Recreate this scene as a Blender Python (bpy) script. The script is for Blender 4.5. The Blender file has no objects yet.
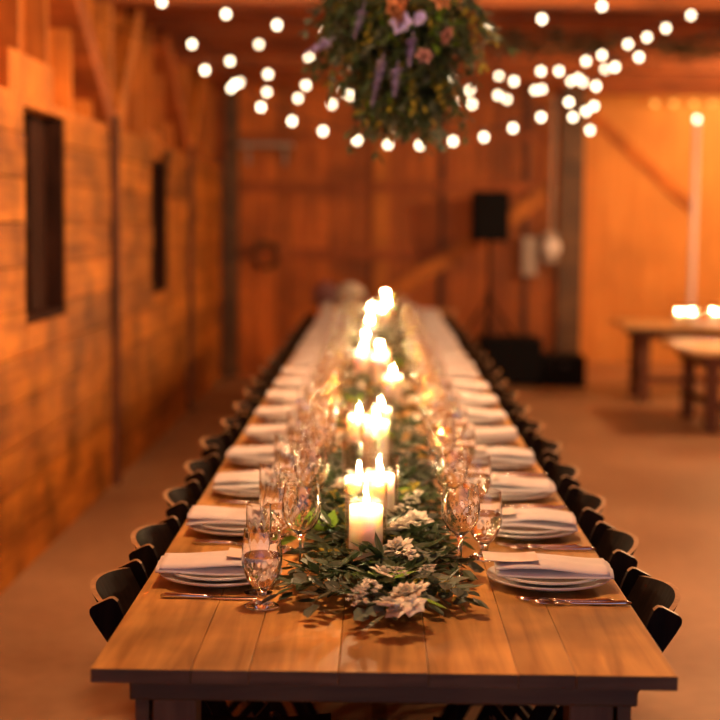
import bpy, math, random
from mathutils import Vector, Matrix
R = random.Random(7)
PI = math.pi
C = bpy.context.scene.collection

# ------------------------------------------------------------------ camera
F, TH, YA, RO, CAMZ = 1500.0, .0916, .0113, .0108, 1.534
cam = bpy.data.objects.new('camera', bpy.data.cameras.new('camera'))
C.objects.link(cam)
cam.location = (0, 0, CAMZ)
cam.rotation_mode = 'QUATERNION'
cam.rotation_quaternion = (Matrix.Rotation(YA, 3, 'Z') @ Matrix.Rotation(PI/2 - TH, 3, 'X') @ Matrix.Rotation(RO, 3, 'Z')).to_quaternion()
cam.data.sensor_width = 24; cam.data.lens = 50
cam.data.clip_end = 100
cam.data.dof.use_dof = True
cam.data.dof.focus_distance = 3.15
cam.data.dof.aperture_fstop = 1.4
bpy.context.scene.camera = cam
sc = bpy.context.scene
sc.view_settings.view_transform = 'Standard'; sc.view_settings.look = 'None'
sc.view_settings.gamma = 1; sc.view_settings.use_curve_mapping = False
sc.view_settings.exposure = 0.0
sc.cycles.max_bounces = 28; sc.cycles.transmission_bounces = 28; sc.cycles.glossy_bounces = 4
sc.cycles.diffuse_bounces = 4; sc.cycles.transparent_max_bounces = 16
sc.cycles.sample_clamp_indirect = 120; sc.cycles.blur_glossy = .3

# world: dusk daylight that comes in through the open end of the barn behind the camera
w = bpy.data.worlds.new('dusk'); sc.world = w; w.use_nodes = True
bg = w.node_tree.nodes['Background']
bg.inputs[0].default_value = (.52, .53, .84, 1); bg.inputs[1].default_value = .9

def lamp(name, loc, e, col, r=.12):
    l = bpy.data.lights.new(name, 'POINT'); l.energy = e; l.color = col; l.shadow_soft_size = r
    o = bpy.data.objects.new(name, l); C.objects.link(o); o.location = loc
WARM = (1, .60, .30)
lamp('added_warm_fill', (-.1, 3.2, 2.70), 110, WARM)  # unseen warm fill lights, added to brighten walls, table and floor
lamp('added_warm_fill', (.2, 6.3, 2.68), 200, WARM)
lamp('added_warm_fill', (3.0, 6.8, 2.68), 130, WARM)
lamp('added_warm_fill', (4.0, 11.2, 2.6), 330, WARM)
lamp('added_alcove_fill', (5.2, 14.4, 2.5), 150, (1, .55, .2))  # unseen fill added to make the alcove bright
lamp('added_alcove_fill', (3.9, 15.8, 2.9), 50, (1, .55, .2))

# ------------------------------------------------------------------ pixel -> place helpers (camera model above)
def ray(px, py):
    a, b = px-360, py-360
    c, s = math.cos(RO), math.sin(RO)
    x, y = c*a+s*b, -s*a+c*b
    c, s = math.cos(TH), math.sin(TH)
    yf, z = c*F - s*y, -s*F - c*y
    c, s = math.cos(YA), math.sin(YA)
    return Vector((c*x-s*yf, s*x+c*yf, z))
def at(px, py, Y):
    r = ray(px, py); return r*(Y/r.y) + Vector((0, 0, CAMZ))
def on(px, py, z):
    r = ray(px, py); return r*((z-CAMZ)/r.z) + Vector((0, 0, CAMZ))

# ------------------------------------------------------------------ materials
def nodes(name):
    m = bpy.data.materials.new(name); m.use_nodes = True
    nt = m.node_tree
    return m, nt, nt.nodes['Principled BSDF'], nt.nodes.new, nt.links.new
def plain(name, col, rough=.5, metal=0, **kw):
    m, nt, b, N, L = nodes(name)
    b.inputs['Roughness'].default_value = rough
    b.inputs['Metallic'].default_value = metal
    for k, v in kw.items(): b.inputs[k.replace('_', ' ')].default_value = v
    tc = N('ShaderNodeTexCoord'); no = N('ShaderNodeTexNoise'); no.inputs['Scale'].default_value = 9
    mx = N('ShaderNodeMix'); mx.data_type = 'RGBA'
    mx.inputs[6].default_value = (*[c*.82 for c in col], 1); mx.inputs[7].default_value = (*[min(1, c*1.12) for c in col], 1)
    L(tc.outputs['Object'], no.inputs['Vector']); L(no.outputs['Fac'], mx.inputs[0]); L(mx.outputs[2], b.inputs['Base Color'])
    return m
def wood(name, c1, c2, axis='Y', scale=1.0, rough=.55, var=.35, bump=.15, spec=.4, knots=.4):
    m, nt, b, N, L = nodes(name)
    tc = N('ShaderNodeTexCoord'); mp = N('ShaderNodeMapping'); geo = N('ShaderNodeNewGeometry')
    s = [9*scale]*3; s['XYZ'.index(axis)] = .7*scale
    mp.inputs['Scale'].default_value = s
    off = N('ShaderNodeVectorMath'); off.operation = 'SCALE'; off.inputs[0].default_value = (7, 11, 5)
    L(geo.outputs['Random Per Island'], off.inputs['Scale']); L(off.outputs[0], mp.inputs['Location'])
    L(tc.outputs['Object'], mp.inputs['Vector'])
    n1 = N('ShaderNodeTexNoise'); n1.inputs['Scale'].default_value = 2.2; n1.inputs['Detail'].default_value = 7; n1.inputs['Distortion'].default_value = .8
    L(mp.outputs[0], n1.inputs['Vector'])
    n2 = N('ShaderNodeTexNoise'); n2.inputs['Scale'].default_value = 2.6*scale; n2.inputs['Detail'].default_value = 3
    L(tc.outputs['Object'], n2.inputs['Vector'])
    cr = N('ShaderNodeValToRGB'); cr.color_ramp.elements[0].position = .32; cr.color_ramp.elements[1].position = .68
    cr.color_ramp.elements[0].color = (*c1, 1); cr.color_ramp.elements[1].color = (*c2, 1)
    L(n1.outputs['Fac'], cr.inputs[0])
    mr = N('ShaderNodeMapRange'); mr.inputs['To Min'].default_value = 1-var; mr.inputs['To Max'].default_value = 1+var*.5
    L(geo.outputs['Random Per Island'], mr.inputs['Value'])
    kr = N('ShaderNodeMapRange'); kr.inputs['From Min'].default_value = .3; kr.inputs['From Max'].default_value = .6
    kr.inputs['To Min'].default_value = 1-knots; kr.inputs['To Max'].default_value = 1.08
    L(n2.outputs['Fac'], kr.inputs['Value'])
    mu = N('ShaderNodeMath'); mu.operation = 'MULTIPLY'; L(mr.outputs[0], mu.inputs[0]); L(kr.outputs[0], mu.inputs[1])
    vm = N('ShaderNodeVectorMath'); vm.operation = 'SCALE'; L(cr.outputs[0], vm.inputs[0]); L(mu.outputs[0], vm.inputs['Scale'])
    L(vm.outputs[0], b.inputs['Base Color'])
    b.inputs['Roughness'].default_value = rough; b.inputs['Specular IOR Level'].default_value = spec
    bp = N('ShaderNodeBump'); bp.inputs['Strength'].default_value = bump; bp.inputs['Distance'].default_value = .004
    L(n1.outputs['Fac'], bp.inputs['Height']); L(bp.outputs[0], b.inputs['Normal'])
    return m
def emit(name, col, s, sampling=None):
    m, nt, b, N, L = nodes(name)
    nt.nodes.remove(b); e = N('ShaderNodeEmission'); e.inputs[0].default_value = (*col, 1); e.inputs[1].default_value = s
    L(e.outputs[0], nt.nodes['Material Output'].inputs[0])
    if sampling: m.cycles.emission_sampling = sampling
    return m
def glass(name, ior=1.45, col=(1, 1, 1)):
    m, nt, b, N, L = nodes(name)
    b.inputs['Base Color'].default_value = (*col, 1); b.inputs['Roughness'].default_value = .0
    b.inputs['Transmission Weight'].default_value = 1; b.inputs['IOR'].default_value = ior
    return m
def thin_glass(name):
    m, nt, b, N, L = nodes(name)
    nt.nodes.remove(b); t = N('ShaderNodeBsdfTransparent'); g = N('ShaderNodeBsdfGlossy'); g.inputs['Roughness'].default_value = .03
    t.inputs[0].default_value = (.97, .95, .92, 1)
    f = N('ShaderNodeLayerWeight'); f.inputs[0].default_value = .5; pw = N('ShaderNodeMath'); pw.operation = 'POWER'; pw.inputs[1].default_value = 4; L(f.outputs['Facing'], pw.inputs[0]); mx = N('ShaderNodeMixShader')
    ab = N('ShaderNodeMath'); ab.operation = 'MULTIPLY_ADD'; ab.inputs[1].default_value = .75; ab.inputs[2].default_value = .07
    L(pw.outputs[0], ab.inputs[0]); L(ab.outputs[0], mx.inputs[0]); L(t.outputs[0], mx.inputs[1]); L(g.outputs[0], mx.inputs[2])
    L(mx.outputs[0], nt.nodes['Material Output'].inputs[0]); return m
M = {}
M['wall'] = wood('wall_plank', (.38, .118, .010), (.63, .228, .022), 'Y', 1.0, .6, .32, knots=.62)
M['vwall'] = wood('board_wall', (.42, .105, .012), (.66, .19, .024), 'Z', 1.0, .6, .45)
M['ply'] = wood('pine_sheet', (.62, .27, .05), (.74, .35, .075), 'Z', .7, .6, .12, knots=.15)
M['beam'] = wood('beam_wood', (.40, .125, .016), (.68, .235, .030), 'Z', 1.0, .65, .2)
M['beamx'] = wood('beam_wood_cross', (.30, .075, .014), (.50, .14, .026), 'X', 1.0, .65, .25)
M['dbeam'] = wood('dark_post_wood', (.09, .03, .012), (.16, .055, .02), 'Z', 1.0, .6, .2)
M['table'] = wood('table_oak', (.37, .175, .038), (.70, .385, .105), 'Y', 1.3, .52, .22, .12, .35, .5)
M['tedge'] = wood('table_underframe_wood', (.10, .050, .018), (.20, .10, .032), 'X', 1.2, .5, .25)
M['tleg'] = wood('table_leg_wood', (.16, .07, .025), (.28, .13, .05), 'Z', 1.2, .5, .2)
M['tgrain'] = wood('table_end_grain', (.13, .072, .030), (.24, .13, .055), 'X', 2.0, .6, .3)
M['chair'] = wood('dark_chair_wood', (.007, .0045, .004), (.018, .010, .007), 'Z', 2.0, .65, .25, spec=.08)
M['worn'] = wood('worn_edge_wood', (.30, .17, .08), (.48, .29, .14), 'Z', 3.0, .45, .1)
M['palechair'] = wood('pale_chair_wood', (.50, .25, .10), (.65, .36, .16), 'Z', 2.0, .5, .15)
M['ptable'] = wood('golden_table_wood', (.60, .34, .12), (.78, .48, .19), 'Y', 1.2, .4, .15)
M['black'] = plain('black_case', (.007, .007, .008), .7, Specular_IOR_Level=.1)
M['grille'] = plain('speaker_grille_black', (.008, .008, .009), .8, Specular_IOR_Level=.1)
M['shutter'] = wood('window_shutter_wood', (.022, .009, .006), (.05, .018, .010), 'Z', 1.5, .8, .2, spec=.1)
M['pane'] = plain('night_pane', (.008, .007, .008), .15)
M['plate'] = plain('white_stoneware', (.72, .70, .68), .16, Specular_IOR_Level=.6)
M['napkin'] = plain('white_linen', (.78, .75, .74), .85)
M['card'] = plain('cream_card', (.80, .66, .58), .6)
M['steel'] = plain('polished_steel', (.72, .70, .68), .16, 1)
M['glass'] = glass('clear_glass', 1.47)
M['water'] = glass('water', 1.33, (1, .97, .93))
M['thin'] = thin_glass('hurricane_glass')
M['flame'] = emit('candle_flame', (1, .69, .36), 1500)
M['bulb'] = emit('bulb_glow', (1, .78, .50), 8)
M['wick'] = plain('wick_black', (.01, .008, .007), .9)
M['cord'] = plain('black_cord', (.015, .012, .01), .6)
M['socket'] = plain('bulb_socket', (.03, .022, .018), .5)
M['metal'] = plain('grey_metal', (.40, .33, .26), .5, .3)
M['enamel'] = plain('pale_enamel', (.88, .82, .76), .35)
M['polewhite'] = plain('white_painted_pole', (.85, .72, .68), .5)
def wax():
    m, nt, b, N, L = nodes('candle_wax')
    b.inputs['Base Color'].default_value = (.93, .90, .86, 1); b.inputs['Roughness'].default_value = .45
    b.inputs['Subsurface Weight'].default_value = .75; b.inputs['Subsurface Radius'].default_value = (1, .75, .55)
    b.inputs['Subsurface Scale'].default_value = .045
    return m
M['wax'] = wax()
def leafm(name, c, trans=.25):
    m, nt, b, N, L = nodes(name)
    geo = N('ShaderNodeNewGeometry'); hs = N('ShaderNodeHueSaturation'); hs.inputs['Color'].default_value = (*c, 1)
    mr = N('ShaderNodeMapRange'); mr.inputs['To Min'].default_value = .55; mr.inputs['To Max'].default_value = 1.5
    L(geo.outputs['Random Per Island'], mr.inputs['Value']); L(mr.outputs[0], hs.inputs['Value'])
    L(hs.outputs[0], b.inputs['Base Color']); b.inputs['Roughness'].default_value = .5
    b.inputs['Specular IOR Level'].default_value = .35
    tr = N('ShaderNodeBsdfTranslucent'); L(hs.outputs[0], tr.inputs[0]); mx = N('ShaderNodeMixShader'); mx.inputs[0].default_value = trans
    L(b.outputs[0], mx.inputs[1]); L(tr.outputs[0], mx.inputs[2]); L(mx.outputs[0], nt.nodes['Material Output'].inputs[0])
    return m
M['leaf_d'] = leafm('dark_ruscus_leaf', (.050, .085, .035))
M['leaf_g'] = leafm('grey_eucalyptus_leaf', (.13, .165, .12))
M['leaf_l'] = leafm('bright_leaf', (.20, .38, .04), .4)
M['leaf_y'] = leafm('olive_leaf', (.36, .30, .04), .4)
M['petal'] = leafm('white_petal', (.80, .77, .66), .2)
M['peach'] = leafm('peach_petal', (.50, .24, .12), .25)
M['lilac'] = leafm('lilac_petal', (.50, .45, .80), .3)
M['pink'] = leafm('dusty_pink_petal', (.36, .18, .18), .25)
M['stem'] = plain('green_stem', (.06, .08, .03), .6)
M['dried'] = leafm('dried_brown_leaf', (.07, .05, .025), .1)
def floorm():
    m, nt, b, N, L = nodes('worn_concrete')
    tc = N('ShaderNodeTexCoord')
    n1 = N('ShaderNodeTexNoise'); n1.inputs['Scale'].default_value = .9; n1.inputs['Detail'].default_value = 5
    n2 = N('ShaderNodeTexNoise'); n2.inputs['Scale'].default_value = 14; n2.inputs['Detail'].default_value = 4
    L(tc.outputs['Object'], n1.inputs['Vector']); L(tc.outputs['Object'], n2.inputs['Vector'])
    ad = N('ShaderNodeMath'); ad.operation = 'MULTIPLY_ADD'; ad.inputs[1].default_value = .3
    L(n2.outputs['Fac'], ad.inputs[0]); L(n1.outputs['Fac'], ad.inputs[2])
    cr = N('ShaderNodeValToRGB'); cr.color_ramp.elements[0].position = .45; cr.color_ramp.elements[1].position = .85
    cr.color_ramp.elements[0].color = (.23, .125, .062, 1); cr.color_ramp.elements[1].color = (.41, .245, .125, 1)
    L(ad.outputs[0], cr.inputs[0]); L(cr.outputs[0], b.inputs['Base Color'])
    rr = N('ShaderNodeMapRange'); rr.inputs['To Min'].default_value = .35; rr.inputs['To Max'].default_value = .65
    L(n1.outputs['Fac'], rr.inputs['Value']); L(rr.outputs[0], b.inputs['Roughness'])
    return m
M['floor'] = floorm()

# ------------------------------------------------------------------ mesh building
class MB:
    def __init__(s): s.v = []; s.f = []; s.mi = []; s.cur = 0
    def face(s, *idx): s.f.append(tuple(idx)); s.mi.append(s.cur)
    def pts(s, ps):
        n = len(s.v); s.v += [tuple(p) for p in ps]; return n
    def box(s, x0, x1, y0, y1, z0, z1, mat=None):
        ps = [Vector((x, y, z)) for z in (z0, z1) for (x, y) in ((x0, y0), (x1, y0), (x1, y1), (x0, y1))]
        if mat: ps = [mat @ p for p in ps]
        n = s.pts(ps)
        for q in ((0, 3, 2, 1), (4, 5, 6, 7), (0, 1, 5, 4), (1, 2, 6, 5), (2, 3, 7, 6), (3, 0, 4, 7)): s.face(*[n+i for i in q])
        return s
    def beam(s, a, b, w, h, up=Vector((0, 0, 1))):
        a, b = Vector(a), Vector(b); d = (b-a); L = d.length; d.normalize()
        sx = d.cross(Vector(up)); sx.normalize(); u = sx.cross(d)
        m = Matrix((sx, d, u)).transposed().to_4x4(); m.translation = a
        return s.box(-w/2, w/2, 0, L, -h/2, h/2, m)
    def lathe(s, prof, n=24, c=(0, 0, 0), cap=True, mod=None, rib=None):
        if mod is None:   # extra rings beside sharp corners so that smooth shading stays true
            q = [prof[0]]
            for i in range(1, len(prof)-1):
                a, b_, e = Vector(prof[i-1]), Vector(prof[i]), Vector(prof[i+1])
                u, v = a-b_, e-b_
                if u.length > 0 and v.length > 0 and (-u).angle(v) > .5:
                    ku, kv = min(.0006, u.length*.3), min(.0006, v.length*.3)
                    q += [tuple(b_+u.normalized()*ku), tuple(b_), tuple(b_+v.normalized()*kv)]
                else: q.append(prof[i])
            prof = q+[prof[-1]]
        if rib:   # pressed diamond pattern on the outside of a bowl
            z0, z1, amp, cnt = rib; top = max(range(len(prof)), key=lambda i_: prof[i_][1]); q = [prof[0]]
            for i in range(1, len(prof)):
                a, e = prof[i-1], prof[i]
                if i <= top and a[1] >= z0-.001 and e[1] <= z1+.03 and e[1]-a[1] > .004:
                    m_ = max(2, int((e[1]-a[1])/.005)); p0 = prof[i-2]; p3 = prof[min(i+1, top)]
                    for t_ in range(1, m_):
                        t = t_/m_; cr = lambda k_: .5*((2*a[k_])+(-p0[k_]+e[k_])*t+(2*p0[k_]-5*a[k_]+4*e[k_]-p3[k_])*t*t+(-p0[k_]+3*a[k_]-3*e[k_]+p3[k_])*t**3)
                        q.append((cr(0), a[1]+(e[1]-a[1])*t))
                q.append(e)
            prof = q; top = max(range(len(prof)), key=lambda i_: prof[i_][1])
            def mod(k, a):
                z = prof[k][1]
                if k > top or z < z0 or z > z1: return 1
                fade = min(1, (z-z0)/.01, (z1-z)/.01)
                return 1+amp*fade*(math.cos(cnt*a+z*180)*.5+math.cos(cnt*a-z*180)*.5)
        base = []
        for k, (r, z) in enumerate(prof):
            ring = []
            for i in range(n):
                a = 2*PI*i/n; rr = r*(mod(k, a) if mod else 1)
                ring.append((c[0]+rr*math.cos(a), c[1]+rr*math.sin(a), c[2]+z))
            base.append(s.pts(ring))
        for k in range(len(prof)-1):
            for i in range(n):
                j = (i+1) % n; s.face(base[k]+i, base[k]+j, base[k+1]+j, base[k+1]+i)
        if cap:
            s.face(*[base[0]+n-1-i for i in range(n)]); s.face(*[base[-1]+i for i in range(n)])
        return s
    def tube(s, pts, r, n=6):
        pts = [Vector(p) for p in pts]; rings = []
        for i, p in enumerate(pts):
            d = (pts[min(i+1, len(pts)-1)]-pts[max(i-1, 0)]).normalized()
            a = d.cross(Vector((0, 0, 1)))
            if a.length < .05: a = d.cross(Vector((1, 0, 0)))
            a.normalize(); b = d.cross(a)
            rr = r[i] if isinstance(r, (list, tuple)) else r
            rings.append(s.pts([p+rr*(math.cos(2*PI*k/n)*a+math.sin(2*PI*k/n)*b) for k in range(n)]))
        for i in range(len(rings)-1):
            for k in range(n):
                j = (k+1) % n; s.face(rings[i]+k, rings[i]+j, rings[i+1]+j, rings[i+1]+k)
        s.face(*[rings[0]+n-1-k for k in range(n)]); s.face(*[rings[-1]+k for k in range(n)])
        return s
    def grid(s, fn, nu, nv):
        n = s.pts([fn(i/nu, j/nv) for j in range(nv+1) for i in range(nu+1)])
        for j in range(nv):
            for i in range(nu):
                a = n+j*(nu+1)+i; s.face(a, a+1, a+nu+2, a+nu+1)
        return s
    def slab(s, fn, nu, nv):
        """closed sheet: fn(u, v, side) side 0/1"""
        g = []
        for side in (0, 1): g.append(s.pts([fn(i/nu, j/nv, side) for j in range(nv+1) for i in range(nu+1)]))
        W = nu+1
        for j in range(nv):
            for i in range(nu):
                a = j*W+i
                s.face(g[0]+a, g[0]+a+W, g[0]+a+W+1, g[0]+a+1); s.face(g[1]+a, g[1]+a+1, g[1]+a+W+1, g[1]+a+W)
        rim = [i for i in range(nu+1)] + [j*W+nu for j in range(1, nv+1)] + [nv*W+i for i in range(nu-1, -1, -1)] + [j*W for j in range(nv-1, 0, -1)]
        for k in range(len(rim)):
            a, b = rim[k], rim[(k+1) % len(rim)]; s.face(g[0]+a, g[0]+b, g[1]+b, g[1]+a)
        return s
    def ball(s, c, r, nu=10, nv=6, sq=(1, 1, 1)):
        prof = []
        base = []
        for j in range(nv+1):
            a = -PI/2+PI*j/nv
            base.append(s.pts([(c[0]+sq[0]*max(r*math.cos(a), r*.02)*math.cos(2*PI*i/nu), c[1]+sq[1]*max(r*math.cos(a), r*.02)*math.sin(2*PI*i/nu), c[2]+sq[2]*r*math.sin(a)) for i in range(nu)]))
        for j in range(nv):
            for i in range(nu):
                k = (i+1) % nu; s.face(base[j]+i, base[j]+k, base[j+1]+k, base[j+1]+i)
        s.face(*[base[0]+nu-1-i for i in range(nu)]); s.face(*[base[-1]+i for i in range(nu)])
        return s
    def leaf(s, p, d, side, L, w, curl=.25):
        """one folded leaf blade from p along d, width axis side"""
        d = Vector(d).normalized(); side = Vector(side).normalized(); nrm = side.cross(d).normalized()
        P = Vector(p)
        mid = [P+d*(L*t)-nrm*(curl*L*t*t) for t in (0, .3, .65, 1)]
        a = s.pts([mid[0], mid[1]-nrm*w*.12, mid[2]-nrm*w*.12, mid[3],
                   mid[1]+side*w/2, mid[2]+side*w*.42, mid[1]-side*w/2, mid[2]-side*w*.42])
        s.face(a, a+1, a+4); s.face(a+1, a+2, a+5, a+4); s.face(a+2, a+3, a+5)
        s.face(a, a+6, a+1); s.face(a+1, a+6, a+7, a+2); s.face(a+2, a+7, a+3)
        return s
    def mesh(s, name, mats, smooth=False, bevel=0):
        me = bpy.data.meshes.new(name); me.from_pydata(s.v, [], s.f)
        for m in (mats if isinstance(mats, list) else [mats]): me.materials.append(m)
        me.polygons.foreach_set('material_index', s.mi)
        if smooth: me.polygons.foreach_set('use_smooth', [True]*len(s.f))
        me.update(); return me
def obj(name, mb, mats, parent=None, smooth=False, loc=None, bevel=0, kind=None, label=None):
    me = mb if isinstance(mb, bpy.types.Mesh) else mb.mesh(name, mats, smooth)
    o = bpy.data.objects.new(name, me); C.objects.link(o)
    if parent: o.parent = parent
    if loc: o.location = loc
    if bevel:
        md = o.modifiers.new('bevel', 'BEVEL'); md.width = bevel; md.segments = 2; md.limit_method = 'ANGLE'
    if kind: o['kind'] = kind
    if label: o['label'] = label
    return o
def tag(o, label, cat, group=None, kind=None):
    o['label'] = label; o['category'] = cat
    if group: o['group'] = group
    if kind: o['kind'] = kind
    return o
def empty(name, loc=(0, 0, 0), rz=0):
    o = bpy.data.objects.new(name, None); C.objects.link(o); o.location = loc; o.rotation_euler = (0, 0, rz)
    o.empty_display_size = .05
    return o
def copy_tree(o, parent=None):
    c = o.copy(); C.objects.link(c)
    if parent: c.parent = parent
    for ch in o.children: copy_tree(ch, c)
    return c
def struct(name, mb, mats, **k):
    return obj(name, mb, mats, kind='structure', **k)
ORD = 'first second third fourth fifth sixth seventh eighth ninth tenth eleventh twelfth thirteenth fourteenth fifteenth sixteenth seventeenth eighteenth nineteenth twentieth'.split()

# ------------------------------------------------------------------ room shell
WX = -1.52; BY = 14.8; AY = 16.8; RX = 6.2; Y0 = -3.0; CZ = 2.97
struct('floor', MB().box(-1.8, RX+.1, Y0, AY+.1, -.1, 0), M['floor'])
b = MB(); x = -1.75
y = Y0
while y < AY+.1:
    b.box(-1.75, RX+.1, y, min(y+.195, AY+.1), CZ, CZ+.03 + R.random()*.01); y += .2
struct('ceiling', b, M['beamx'])
# left wall: horizontal planks below, open studs with vertical sheathing above
posts = [5.25, 8.71, 12.17]
wins = [(6.5, 7.36, 1.07, 2.06), (10.12, 10.9, 1.03, 1.95)]
b = MB()
b.box(-1.80, -1.72, Y0, BY, 0, CZ)
z = 0.0; ph = .19
while z < 2.02:
    z1 = min(z+ph-.006, 2.06)
    spans = [(Y0, 5.25), (5.25, 8.71), (8.71, 12.17), (12.17, BY)]
    for (a, c) in spans:
        cuts = [(a, c)]
        for (wa, wc, wz0, wz1) in wins:
            if z1 > wz0+.03 and z < wz1-.03:
                nc = []
                for (p, q) in cuts:
                    if p < wa and q > wc: nc += [(p, wa), (wc, q)]
                    else: nc.append((p, q))
                cuts = nc
                if a < wa < c and wz0-z > .02 and z1 > wz0: b.box(-1.56, WX-.006, wa+.002, wc-.002, z, wz0-.002)
        for (p, q) in cuts:
            t = R.random()*.012
            b.box(-1.56, WX-.012+t, p+.004, q-.004, z, z1)
    z += ph
struct('wall_left', b, M['wall'])
b = MB(); y = Y0
while y < BY:
    wd = .16+R.random()*.08
    b.box(-1.72, -1.69+R.random()*.008, y, min(y+wd-.006, BY), 2.0, CZ); y += wd
struct('trim_1', b, M['vwall'])
k = 2
for py_ in posts + [BY-.1]:
    b = MB().box(-1.56, WX+.035, py_-.125, py_-.07, 0, 2.12)
    struct('trim_%d' % k, b, M['dbeam']); k += 1
# upper framing: posts, V braces, headers, top plate
for py_ in posts:
    b = MB().box(-1.69, WX-.02, py_-.07, py_+.07, 2.06, CZ)
    struct('trim_%d' % k, b, M['beam']); k += 1
    for sgn, run, dz in ((-1, 1.35, .62), (1, 1.15, .86)):
        b = MB().beam((-1.60, py_+sgn*.05, 2.06), (-1.60, py_+sgn*(.05+run), 2.06+dz*1.25), .17, .17, (1, 0, 0))
        struct('trim_%d' % k, b, M['beamx' if sgn < 0 else 'beam']); k += 1
for (wa, wc, z0, z1) in wins:
    b = MB().box(-1.68, WX-.035, wa-.16, wc-.16, z1+.01, z1+.19)
    struct('trim_%d' % k, b, M['beam']); k += 1
b = MB()
y = Y0+.3
while y < BY:
    if min(abs(y-p) for p in posts) > .2: b.box(-1.69, -1.58, y-.025, y+.025, 2.06, CZ)
    y += .55
struct('trim_%d' % k, b, M['beam']); k += 1
struct('trim_%d' % k, MB().box(-1.70, WX-.01, Y0, BY, 2.02, 2.065), M['beam']); k += 1
for i, (wa, wc, z0, z1) in enumerate(wins):
    e = empty('window_%d' % (i+1), (-1.6, (wa+wc)/2, z0)); e['kind'] = 'structure'
    h = z1-z0; hw = (wc-wa)/2
    obj('pane', MB().box(-.075, -.07, -hw, hw, 0, h), M['pane'], e)
    fr = MB(); fr.box(-.09, .06, -hw, -hw+.035, 0, h); fr.box(-.09, .06, hw-.035, hw, 0, h); fr.box(-.09, .06, -hw+.035, hw-.035, 0, .03); fr.box(-.09, .06, -hw+.035, hw-.035, h-.035, h)
    obj('window_frame', fr, M['shutter'], e)
    sh = MB()
    for (p, q) in ((-hw+.16, -.06), (.07, hw-.036)):
        n = 2
        for j in range(n): sh.box(-.06, -.02, p+(q-p)*j/n+.002, p+(q-p)*(j+1)/n-.002, .031, h-.036)
    sh.box(-.06, -.03, -.058, .068, h*.42, h*.52)
    obj('shutter', sh, M['shutter'], e)
# back wall
b = MB(); x = -1.8
while x < 1.97:
    wd = .14+R.random()*.12; x1 = min(x+wd, 1.97)
    b.box(x, x1-.006, BY, BY+.06+R.random()*.012, 0, CZ); x = x1
b.box(-1.8, 1.97, BY+.073, BY+.12, 0, CZ)
struct('wall_back', b, M['vwall'])
def rail(a, c, w_=.10, m='beamx', th=.05, y=None):
    global k
    yy = (BY-.028) if y is None else y
    struct('trim_%d' % k, MB().beam((a[0], yy, a[1]), (c[0], yy, c[1]), w_, th, (0, 1, 0)), M[m]); k += 1
rail((-1.5, 1.86), (1.70, 1.90), .09); rail((-1.5, 1.22), (.9, 1.22), .11); rail((-1.5, 2.35), (1.7, 2.38), .08)
rail((.02, .0), (.02, 2.9), .15, 'beam', .03)
rail((-.02, .74), (.93, 1.36), .15, 'beam', .05, BY-.075); rail((1.22, 1.52), (1.70, 1.90), .15, 'beam', .05, BY-.075)
rail((.62, 0), (.62, 2.9), .04, 'dbeam', .03); rail((1.45, 0), (1.45, 2.9), .05, 'dbeam', .03)
struct('trim_%d' % k, MB().box(1.76, 1.99, BY-.12, BY+.1, 0, CZ), M['tedge']); k += 1
struct('trim_%d' % k, MB().box(-1.50, -1.38, BY-.12, BY, 0, CZ), M['tedge']); k += 1
# alcove
b = MB(); x = 1.97
while x < RX:
    b.box(x, min(x+1.216, RX), AY, AY+.1, 0, 3.2); x += 1.22
struct('wall_alcove_back', b, M['ply'])
struct('wall_alcove_left', MB().box(1.87, 1.97, BY+.12, AY, 0, CZ), M['vwall'])
struct('trim_%d' % k, MB().beam((2.35, AY-.02, 2.75), (3.5, AY-.02, 1.72), .10, .04, (0, 1, 0)), M['beam']); k += 1  # board added in place of a diagonal shadow on the alcove wall
b = MB(); y = Y0
while y < AY:
    b.box(RX, RX+.08, y, min(y+.196, AY), 0, CZ); y += .2
struct('wall_right', b, M['vwall'])
struct('trim_%d' % k, MB().box(1.99, RX, BY-.1, BY+.1, 2.80, CZ), M['beamx']); k += 1
# tie beams and joists
for y in (5.25, 8.71, 12.17):
    struct('trim_%d' % k, MB().box(-1.70, RX, y-.08, y+.08, 2.76, CZ), M['beamx']); k += 1
b = MB(); y = 1.0
while y < BY-.2:
    if min(abs(y-p) for p in posts) > .25: b.box(-1.70, RX, y-.03, y+.03, 2.84, CZ)
    y += .58
struct('trim_%d' % k, b, M['beamx']); k += 1

# ------------------------------------------------------------------ long row of farm tables
XC = .018; TW = 1.016; YF = 2.532; YE = 12.92; NT = 5; TZ = .76; TT = .026
TL = (YE-YF)/NT
def make_table(near):
    t = empty('farm_table')
    cuts = [-.508, -.334, -.233, -.078, .078, .233, .333, .508]
    b = MB()
    for i in range(7):
        c = .0005
        x0, x1 = cuts[i]+(c if i else 0), cuts[i+1]-(c if i < 6 else 0)
        b.box(x0, x1, 0, TL-.003, TZ-TT, TZ-R.random()*.0006); b.mi[-4] = 1; b.mi[-2] = 1
    obj('tabletop', b, [M['table'], M['tgrain']], t, bevel=.0015)
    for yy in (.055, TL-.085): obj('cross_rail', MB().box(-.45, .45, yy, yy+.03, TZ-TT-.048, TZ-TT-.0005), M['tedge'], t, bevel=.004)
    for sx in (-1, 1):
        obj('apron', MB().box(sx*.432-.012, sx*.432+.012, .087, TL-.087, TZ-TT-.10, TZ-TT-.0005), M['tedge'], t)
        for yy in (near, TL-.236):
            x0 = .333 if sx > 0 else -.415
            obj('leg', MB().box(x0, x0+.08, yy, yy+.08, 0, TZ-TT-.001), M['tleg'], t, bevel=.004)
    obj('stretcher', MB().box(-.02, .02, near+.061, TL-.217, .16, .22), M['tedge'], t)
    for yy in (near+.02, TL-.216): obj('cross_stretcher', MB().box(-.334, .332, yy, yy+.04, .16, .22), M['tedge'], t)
    return t
tp = make_table(.09); tp2 = make_table(.281)
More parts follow.
